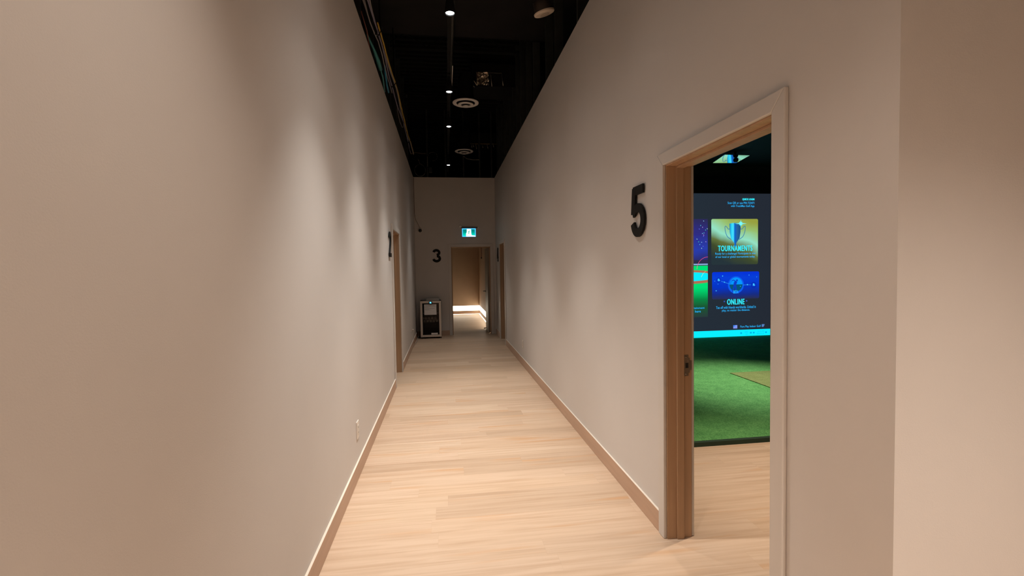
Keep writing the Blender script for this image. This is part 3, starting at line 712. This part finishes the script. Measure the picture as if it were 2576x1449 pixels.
# cord from the fridge to the outlet
pc = thing('power_cord', (-.60, 10.2, 0), 'pale power cord running from the outlet along the baseboard to the fridge', 'cord')
bm = bmesh.new(); tube(bm, [(-.615, 9.30, .35), (-.61, 9.305, .30), (-.618, 9.35, .18), (-.622, 9.5, .05), (-.62, 9.8, .008), (-.60, 10.2, .008), (-.615, 10.5, .010), (-.60, 10.65, .06), (-.575, 10.78, .16), (-.55, 10.9-.01, .17)], .004, 8)
obj('cord', bm, mat('pale_cord', (.5, .44, .38), .5), pc)
bm = bmesh.new(); tube(bm, [(XL+.012, 9.30, .352), (XL+.030, 9.30, .352), (XL+.040, 9.30, .350)], [.014, .014, .008], 12); pg = obj('plug', bm, PLASTW, pc); pg['label'] = 'white plug'
bm = bmesh.new()
for k in range(3):
    tube(bm, [(-.585+.02*math.cos(a/10*2*PI), 10.60+.05*math.sin(a/10*2*PI), .012+.012*k) for a in range(11)], .005, 6)
tag(obj('cord_coil', bm, RUBBER, None, (-.6, 10.62, 0)), 'small black cord coil on the floor left of the fridge', 'cord')

# ------------------------------------------------------------------ far room: lit recess, wall cord
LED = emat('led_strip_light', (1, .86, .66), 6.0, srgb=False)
for nm, b, lab in (('led_strip', (-2.9, 1.14, 16.072, 16.10, .119, .284), 'glowing white light strip along the foot of the far room back wall'),
                   ('led_strip', (1.145, 1.17, YE+T+.02, 16.071, .119, .284), 'glowing white light strip along the foot of the far room right wall')):
    t = thing(nm, ((b[0]+b[1])/2, (b[2]+b[3])/2, .13), lab, 'light strip', 'light strips in the far room')
    boxes('glowing_diffuser', [b], LED, t)
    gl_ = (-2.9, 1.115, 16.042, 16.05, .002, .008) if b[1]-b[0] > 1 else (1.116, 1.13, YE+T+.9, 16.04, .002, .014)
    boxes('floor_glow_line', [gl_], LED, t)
    if b[1]-b[0] > 1: boxes('mounting_channel', [(b[0], b[1], b[3], b[3]+.02, .10, .29)], WHITEM, t)
    else: boxes('mounting_channel', [(b[1], b[1]+.02, b[2], b[3], .10, .29)], WHITEM, t)
bm = bmesh.new(); rr = random.Random(5)
pts = [(1.118, 14.6, 2.28-.05*i) for i in range(10)]
tube(bm, [(p[0], p[1]+rr.uniform(-.02, .02), p[2]) for p in pts], .008, 6)
t = tag(obj('pull_cord', bm, CAB['rust'], None, (1.118, 14.6, 1.8)), 'thin dark cord hanging on the far room wall seen through doorway 3', 'cord')
bm = bmesh.new(); tube(bm, [(1.118, 14.6, 1.86), (1.118, 14.6, 1.82)], .018, 10); obj('cord_weight', bm, RUBBER, t)

# ------------------------------------------------------------------ golf bay
t = thing('artificial_turf', (4, 6.3, 0), 'green artificial turf platform covering the golf bay floor', 'turf')
boxes('turf_surface', [(1.42, 8.3, 3.64, 8.98, .004, .036)], TURF, t, bevel=.003)
boxes('shaded_edge', [(1.42, 8.3, 3.60, 3.64, 0, .036)], mat('edge_shade_green', (.012, .03, .012), .8), t)  # dark strip: shade of the turf's unlit front edge put into the colour
t = thing('hitting_mat', (4.5, 5.3, .036), 'worn olive square hitting mat lying on the green turf', 'mat')
boxes('mat_surface', [(3.745, 5.25, 4.40, 5.885, .036, .046)], MATM, t, bevel=.002)
# screen
scr = thing('projection_screen', (4.0, 9.0, .02), 'large lit golf simulator screen seen through doorway 5', 'screen')
SBG = egrad('screen_background', [(0, (44, 54, 62)), (.5, (36, 48, 58)), (1, (36, 42, 52))], 0, 1.0, .3, 3)
boxes('screen_panel', [(1.60, 6.62, 8.995, 9.01, .03, 2.93)], SBG, scr)
CY1 = emat('screen_title_light', (52, 238, 255), 1.0); CY2 = emat('screen_text_light', (40, 182, 255), 1.0); CY3 = emat('taskbar_light', (10, 232, 255), 1.05); CYD = emat('taskbar_icon', (0, 168, 226), 1.0)
Y0 = 8.995
def sflat(name, pts, m, lay=1, parent=None):
    bm = bmesh.new(); y = Y0-.0015*lay; prism(bm, pts, y-.001, y); return obj(name, bm, m, parent or scr)
def rect(x0, x1, z0, z1): return [(x0, z0), (x1, z0), (x1, z1), (x0, z1)]
def rrect(x0, x1, z0, z1, r=.03):
    P = []
    for cx, cz, a in ((x1-r, z1-r, 0), (x0+r, z1-r, 90), (x0+r, z0+r, 180), (x1-r, z0+r, 270)):
        P += [(cx+r*math.cos(math.radians(a+k*22.5)), cz+r*math.sin(math.radians(a+k*22.5))) for k in range(5)]
    return P
def text(name, s, x0, x1, z0, z1, m, lay=3, bold=0.0, parent=None, fat=0):
    """lettering fitted to a rectangle on the screen plane"""
    cu = bpy.data.curves.new(name, 'FONT'); cu.body = s; cu.size = 1; cu.offset = bold; cu.space_character = 1.14 if fat > .003 else 1.03; cu.resolution_u = 3
    o = bpy.data.objects.new('text_tmp', cu); COL.objects.link(o)
    bpy.context.view_layer.update()
    me = bpy.data.meshes.new_from_object(o.evaluated_get(bpy.context.evaluated_depsgraph_get()))
    bpy.data.objects.remove(o)
    xs = [v.co.x for v in me.vertices]; ys = [v.co.y for v in me.vertices]
    ax, bx_, ay, by = min(xs), max(xs), min(ys), max(ys); y = Y0-.0015*lay
    for v in me.vertices: v.co = Vector((x0+(v.co.x-ax)/(bx_-ax)*(x1-x0), y, z0+(v.co.y-ay)/(by-ay)*(z1-z0)))
    me.materials.clear()
    if fat:
        bm = bmesh.new(); bm.from_mesh(me); g = bm.verts[:] + bm.edges[:] + bm.faces[:]
        for dx in (-fat, fat):
            d_ = bmesh.ops.duplicate(bm, geom=g)['geom']
            bmesh.ops.translate(bm, vec=(dx, 0, 0), verts=[v for v in d_ if isinstance(v, bmesh.types.BMVert)])
        bm.to_mesh(me); bm.free()
    return link_mesh(name, me, m, parent or scr)
def disc(cx, cz, r, n=28, rz=None): return [(cx+r*math.cos(2*PI*k/n), cz+(rz or r)*math.sin(2*PI*k/n)) for k in range(n)]
text('screen_text', 'QUICK LOGIN', 5.994, 6.256, 2.790, 2.835, CY1, bold=.008, fat=.003)
text('screen_text', 'Scan QR or use PIN 723471', 5.672, 6.257, 2.712, 2.765, CY2, bold=.008)
text('screen_text', 'with TrackMan Golf App', 5.742, 6.257, 2.648, 2.702, CY2, bold=.008)
# tournament card
GOLD = egrad('tournament_card_light', [(0, (38, 52, 58)), (.28, (62, 74, 44)), (.42, (96, 112, 60)), (.60, (146, 224, 196)), (.82, (150, 190, 110)), (1, (150, 158, 62))], 1, 1.0, .30, 1.6, -.35)
tc_ = sflat('tournament_card', rrect(5.32, 6.34, 1.50, 2.42), GOLD)
CUP = egrad('trophy_light', [(0, (30, 90, 170)), (.14, (40, 200, 240)), (.34, (70, 226, 255)), (.46, (10, 96, 200)), (.7, (40, 96, 150)), (1, (20, 70, 130))], 0, 1.0)
cx = 5.835
sflat('trophy', [(cx-.125, 2.325), (cx-.118, 2.15), (cx-.092, 2.03), (cx-.02, 1.935), (cx-.012, 1.90), (cx-.04, 1.865), (cx+.05, 1.865), (cx+.02, 1.90), (cx+.026, 1.935), (cx+.096, 2.03), (cx+.115, 2.15), (cx+.122, 2.325), (cx+.06, 2.338), (cx-.05, 2.338)], CUP, 3, tc_)
HB = emat('trophy_handle_light', (34, 110, 170), 1.0)
MS = lambda u, h, v: (u, h, v)
for sg in (-1, 1):
    bm = bmesh.new()
    P = [(cx+sg*.115, 2.22), (cx+sg*.15, 2.215), (cx+sg*.185, 2.26), (cx+sg*.215, 2.275), (cx+sg*.222, 2.23), (cx+sg*.205, 2.14), (cx+sg*.165, 2.06), (cx+sg*.10, 2.015), (cx+sg*.09, 2.00)]
    Q = [tuple(Vector(P[max(i-1,0)])*(-.5*t_**3+t_**2-.5*t_)+Vector(P[i])*(1.5*t_**3-2.5*t_**2+1)+Vector(P[i+1])*(-1.5*t_**3+2*t_**2+.5*t_)+Vector(P[min(i+2,len(P)-1)])*(.5*t_**3-.5*t_**2)) for i in range(len(P)-1) for t_ in (0, .33, .67)] + [P[-1]]
    ribbon(bm, Q, .011, MS, Y0-.005, Y0-.0065)
    obj('trophy_handle', bm, HB, tc_)
GLW = emat('sparkle_light', (120, 250, 255), 1.0)
sp_ = []
for k in range(16):
    a = 2*PI*k/16; r = (.13 if k % 8 == 0 else .075 if k % 4 == 0 else .05) if k % 2 == 0 else .03; sp_.append((cx+.12+r*math.cos(a), 2.325+(r*.6 if k % 8 == 0 else r)*math.sin(a)))
sflat('sparkle', sp_, GLW, 6, tc_)
text('card_title', 'TOURNAMENTS', 5.462, 6.210, 1.770, 1.885, CY1, 5, .008, tc_, .0031)
text('card_text', 'Ready for a challenge? Participate in one', 5.402, 6.280, 1.690, 1.745, CY2, 5, .008, tc_)
text('card_text', 'of our local or global tournaments today.', 5.404, 6.275, 1.625, 1.680, CY2, 5, .008, tc_)
# online card
BLU = egrad('online_card_light', [(0, (40, 46, 84)), (.18, (22, 44, 130)), (.45, (6, 52, 196)), (.8, (8, 62, 216)), (1, (6, 50, 214))], 1, 1.0, .2, 3)
oc = sflat('online_card', rrect(5.337, 6.369, .80, 1.352), BLU)
MID = emat('online_glow_light', (14, 92, 236), 1.0); sflat('glow_disc', disc(5.855, 1.085, .175), MID, 2, oc)
SKY = emat('badge_sky_light', (6, 150, 255), 1.0); HIL = emat('badge_hill_light', (6, 84, 120), 1.0)
sflat('badge_sky', disc(5.855, 1.095, .142), SKY, 3, oc)
sflat('badge_hill', [p for p in disc(5.855, 1.095, .142, 40) if p[1] <= 1.11] , HIL, 4, oc)
FIG = emat('badge_figure_light', (16, 60, 190), 1.0); FIG2 = emat('badge_highlight', (70, 200, 255), 1.0)
bm = bmesh.new()
prism(bm, disc(5.875, 1.178, .020, 12), Y0-.0085, Y0-.0075)
ribbon(bm, [(5.86, 1.16), (5.835, 1.12), (5.825, 1.06)], [.05, .065, .055], MS, Y0-.0075, Y0-.0085)
ribbon(bm, [(5.815, 1.07), (5.795, 1.0), (5.78, .945)], [.035, .028, .022], MS, Y0-.0075, Y0-.0085)
ribbon(bm, [(5.84, 1.07), (5.855, 1.0), (5.86, .96)], [.035, .028, .022], MS, Y0-.0075, Y0-.0085)
ribbon(bm, [(5.85, 1.15), (5.80, 1.185), (5.765, 1.175)], .018, MS, Y0-.0075, Y0-.0085)
ribbon(bm, [(5.765, 1.175), (5.73, 1.12), (5.745, 1.09)], .007, MS, Y0-.0075, Y0-.0085)
obj('golfer_silhouette', bm, FIG, oc)
RL = emat('ring_light', (4, 34, 150), 1.0)
for x, z, r in ((5.475, 1.19, .045), (6.245, 1.075, .055)):
    n = 28; bm = bmesh.new()
    ribbon(bm, [(x+r*math.cos(2*PI*k/n), z+r*math.sin(2*PI*k/n)) for k in range(n+1)], .007, MS, Y0-.005, Y0-.006)
    obj('player_ring', bm, RL, oc)
for x, z in ((5.475, 1.195), (6.245, 1.085)):
    bm = bmesh.new(); prism(bm, disc(x, z+.008, .016, 12), Y0-.006, Y0-.005); prism(bm, disc(x+.006, z-.013, .026, 12, .012), Y0-.006, Y0-.005); obj('player_icon', bm, FIG2, oc)
for x, z, r in ((5.60, 1.145, .012), (5.56, 1.27, .011), (6.105, 1.085, .013), (5.42, .975, .011), (5.39, 1.17, .006), (6.14, 1.28, .008), (6.31, 1.24, .006), (5.46, 1.11, .006), (5.95, 1.055, .008)): bm = bmesh.new(); prism(bm, disc(x, z, r, 10), Y0-.0095, Y0-.0085); obj('player_dot', bm, FIG2, oc)
for P in ([(5.53, 1.165), (5.60, 1.145), (5.70, 1.11)], [(6.01, 1.08), (6.105, 1.085), (6.19, 1.08)]): bm = bmesh.new(); ribbon(bm, P, .004, MS, Y0-.005, Y0-.006); obj('link_line', bm, FIG2, oc)
text('card_text', 'BETA', 5.795, 5.905, .912, .975, CY2, 6, .02, oc)
text('card_title', 'ONLINE', 5.662, 6.040, .685, .800, CY1, 5, .008, oc, .0038)
text('card_text', 'Tee off with friends worldwide. United in', 5.420, 6.292, .605, .660, CY2, 5, .008, oc)
text('card_text', 'play, no matter the distance.', 5.548, 6.160, .538, .594, CY2, 5, .008, oc)
sflat('title_dot', disc(5.60, .755, .016, 12), emat('dim_dot', (50, 90, 180), 1.0), 4, oc); sflat('title_dot', disc(6.09, .755, .016, 12), emat('dim_dot2', (60, 90, 190), 1.0), 4, oc)
# large left card
SKYC = egrad('stadium_sky_light', [(0, (44, 42, 96)), (.35, (40, 60, 170)), (.6, (46, 44, 130)), (1, (44, 42, 84))], 1, 1.0, .5, 2)
lx0, lx1 = 3.35, 5.243
lc = sflat('stadium_card', rect(lx0, lx1, 1.60, 2.42), SKYC)
sflat('stands', rect(lx0, lx1, 1.525, 1.60), emat('stands_light', (48, 44, 72), 1.0), 1, lc)
sflat('white_line', rect(lx0, lx1, 1.505, 1.525), emat('line_light', (150, 190, 240), 1.0), 2, lc)
sflat('warning_track', rect(lx0, lx1, 1.485, 1.505), emat('track_light', (70, 90, 96), 1.0), 1, lc)
GRN = emat('field_green_light', (0, 222, 116), 1.0); DIRT = emat('dirt_light', (172, 112, 82), 1.0)
sflat('outfield', rect(lx0, lx1, 1.05, 1.485), GRN, 1, lc)
def clipx(P): return [(min(max(x, lx0), lx1), z) for x, z in P]
sflat('dirt_ring', clipx(disc(4.30, 1.262, 1.45, 60, .155)), DIRT, 2, lc)
sflat('infield', clipx(disc(4.30, 1.267, 1.22, 60, .105)), emat('infield_light', (10, 235, 255), 1.0), 3, lc)
LOW = egrad('field_fade_light', [(0, (40, 58, 58)), (.35, (26, 84, 50)), (.6, (10, 130, 66)), (1, (0, 222, 116))], 1, 1.0)
sflat('foreground_grass', rect(lx0, lx1, .45, 1.05), LOW, 1, lc)
bm = bmesh.new(); ribbon(bm, [(5.243-.235*math.cos(math.radians(a)), 1.42+.24*math.sin(math.radians(a))) for a in range(0, 91, 9)], .008, MS, Y0-.007, Y0-.008); PK = emat('pink_light', (226, 80, 130), 1.0); obj('ball_path', bm, PK, lc); bm = bmesh.new(); ribbon(bm, [(5.10, 1.26), (5.14, 1.33), (5.20, 1.38)], .006, MS, Y0-.007, Y0-.008); obj('ball_path', bm, emat('pale_path_light', (200, 225, 120), 1.0), lc)
cols = [(150, 220, 255), (90, 220, 240), (200, 170, 240), (120, 120, 255), (180, 240, 220), (60, 230, 170)]
pts = [(5.153, 2.38), (5.09, 2.29), (5.13, 2.255), (5.06, 2.22), (5.23, 2.225), (5.195, 2.20), (5.125, 2.13), (5.16, 2.14), (5.155, 2.10), (5.15, 2.075), (5.01, 2.02), (5.045, 1.965), (5.11, 1.955), (5.07, 1.91), (5.20, 1.965), (5.14, 1.875), (5.11, 1.835)]
rr = random.Random(2); cm = [emat('confetti_light', c_, 1.0) for c_ in cols]
pts += [(rr.uniform(3.5, 4.98), rr.uniform(1.8, 2.38)) for _ in range(28)]
for i, (x, z) in enumerate(pts):
    if 1:
        if 1:
            bm = bmesh.new(); a = rr.random()*3; r = .013; prism(bm, [(x+r*math.cos(a), z+r*math.sin(a)), (x-r*.5*math.sin(a), z+r*.5*math.cos(a)), (x-r*math.cos(a), z-r*math.sin(a)), (x+r*.5*math.sin(a), z-r*.5*math.cos(a))], Y0-.006, Y0-.005)
    obj('confetti', bm, cm[i % 6], lc)
text('card_text', 'Family entertainment', 4.62, 5.170, .605, .660, CY2, 5, .008, lc)
text('card_text', 'starts here', 4.78, 5.088, .545, .595, CY2, 5, .008, lc)
# account line and taskbar
sflat('flag_icon', rect(5.798, 5.886, .196, .264), emat('flag_light', (128, 150, 240), 1.0), 2)
sflat('flag_canton', rect(5.798, 5.836, .232, .264), emat('flag_canton_light', (60, 130, 240), 1.0), 3)
text('screen_text', 'Pure Play Indoor Golf', 5.954, 6.408, .196, .252, CY2, bold=.008)
bm = bmesh.new()
for k, w2 in enumerate((.062, .056, .044)): prism(bm, rect(6.43, 6.43+w2, .262-.02*k-.010, .262-.02*k), Y0-.003, Y0-.002)
obj('menu_icon', bm, emat('menu_light', (110, 170, 255), 1.0), scr)
tb = sflat('taskbar', rect(1.60, 6.62, .03, .165), CY3, 2)
text('taskbar_text', 'ENG', 6.055, 6.12, .105, .128, CYD, 4, 0, tb); text('taskbar_text', 'US', 6.07, 6.11, .060, .082, CYD, 4, 0, tb)
text('taskbar_text', '12:22 PM', 6.34, 6.48, .108, .130, CYD, 4, 0, tb); text('taskbar_text', '2024-07-22', 6.315, 6.48, .064, .086, CYD, 4, 0, tb)
for x in (5.97, 6.185, 6.25, 6.525): bm = bmesh.new(); prism(bm, rect(x-.018, x+.018, .082, .112), Y0-.007, Y0-.006); obj('taskbar_icon', bm, CYD, tb)
# screen surround: header drape and side curtains
def curtain(x0, x1, y, z0, z1, label, amp=.03, pitch=.14, name='black_curtain'):
    bm = bmesh.new(); n = int((x1-x0)/pitch*10); rows = []
    for i in range(n+1):
        x = x0+(x1-x0)*i/n; yy_ = y-amp*math.sin(2*PI*(x-x0)/pitch)
        rows.append([bm.verts.new((x, yy_-.002, z0)), bm.verts.new((x, yy_-.002, z1)), bm.verts.new((x, yy_+.002, z1)), bm.verts.new((x, yy_+.002, z0))])
    for A, B in zip(rows, rows[1:]):
        for k in range(4): f = bm.faces.new([A[k], B[k], B[(k+1) % 4], A[(k+1) % 4]]); f.smooth = True
    bm.faces.new(rows[0]); bm.faces.new(rows[-1][::-1])
    tag(obj(name, bm, CLOTH, None, ((x0+x1)/2, y, z0)), label, 'curtain')
curtain(6.66, 8.2, 9.015, .036, 2.925, 'black curtain hanging right of the golf screen')
boxes_ = tag(boxes('black_valance', [(1.45, 8.2, 8.93, 8.975, 2.93, 3.20)], CLOTH, None, (4, 8.95, 2.93)), 'black cloth band across the top of the golf screen', 'valance')
# tilted glossy plate under the bay ceiling, mirrors the screen
pl = thing('ceiling_mirror_plate', (5.11, 8.0, 3.38), 'tilted glossy plate under the bay ceiling, catching the screen glow', 'plate')
bm = bmesh.new(); q = [(4.886, 8.211, 3.355), (5.271, 8.092, 3.334), (5.342, 7.808, 3.404), (4.930, 7.906, 3.434)]
nrm = Vector((-.128, -.255, -.912)).normalized()
a = [bm.verts.new(p) for p in q]; b = [bm.verts.new(Vector(p)-nrm*.012) for p in q]
bm.faces.new(a); bm.faces.new(b[::-1])
for i in range(4): bm.faces.new([a[i], b[i], b[(i+1) % 4], a[(i+1) % 4]])
obj('mirror_face', bm, mat('mirror_plate', (.95, .95, .95), .03, 1.0, var=.0), pl)
bm = bmesh.new(); tube(bm, [(5.16, 7.93, 3.372), (5.16, 7.93, 3.40)], .022, 14); lathe(bm, [(0, -.05), (.03, -.045), (.045, -.02), (.04, .01), (.02, .03), (0, .03)], (5.155, 7.925, 3.36), 20)
obj('sensor_ball', bm, RUBBER, pl)
bm = bmesh.new(); tube(bm, [(5.16, 7.95, 3.40), (5.16, 7.95, 3.5)], .02, 12); obj('mounting_arm', bm, RUBBER, pl)
for i, (x, y, pw, c) in enumerate(BAY):
    spotlight(x, y, pw, c, ['bay spotlight over the wood floor inside doorway 5', 'bay spotlight over the hitting mat', 'faint bay spotlight over the far turf'][i], 'golf bay spotlights', zl=3.30, ang=(62, 56, 60)[i])
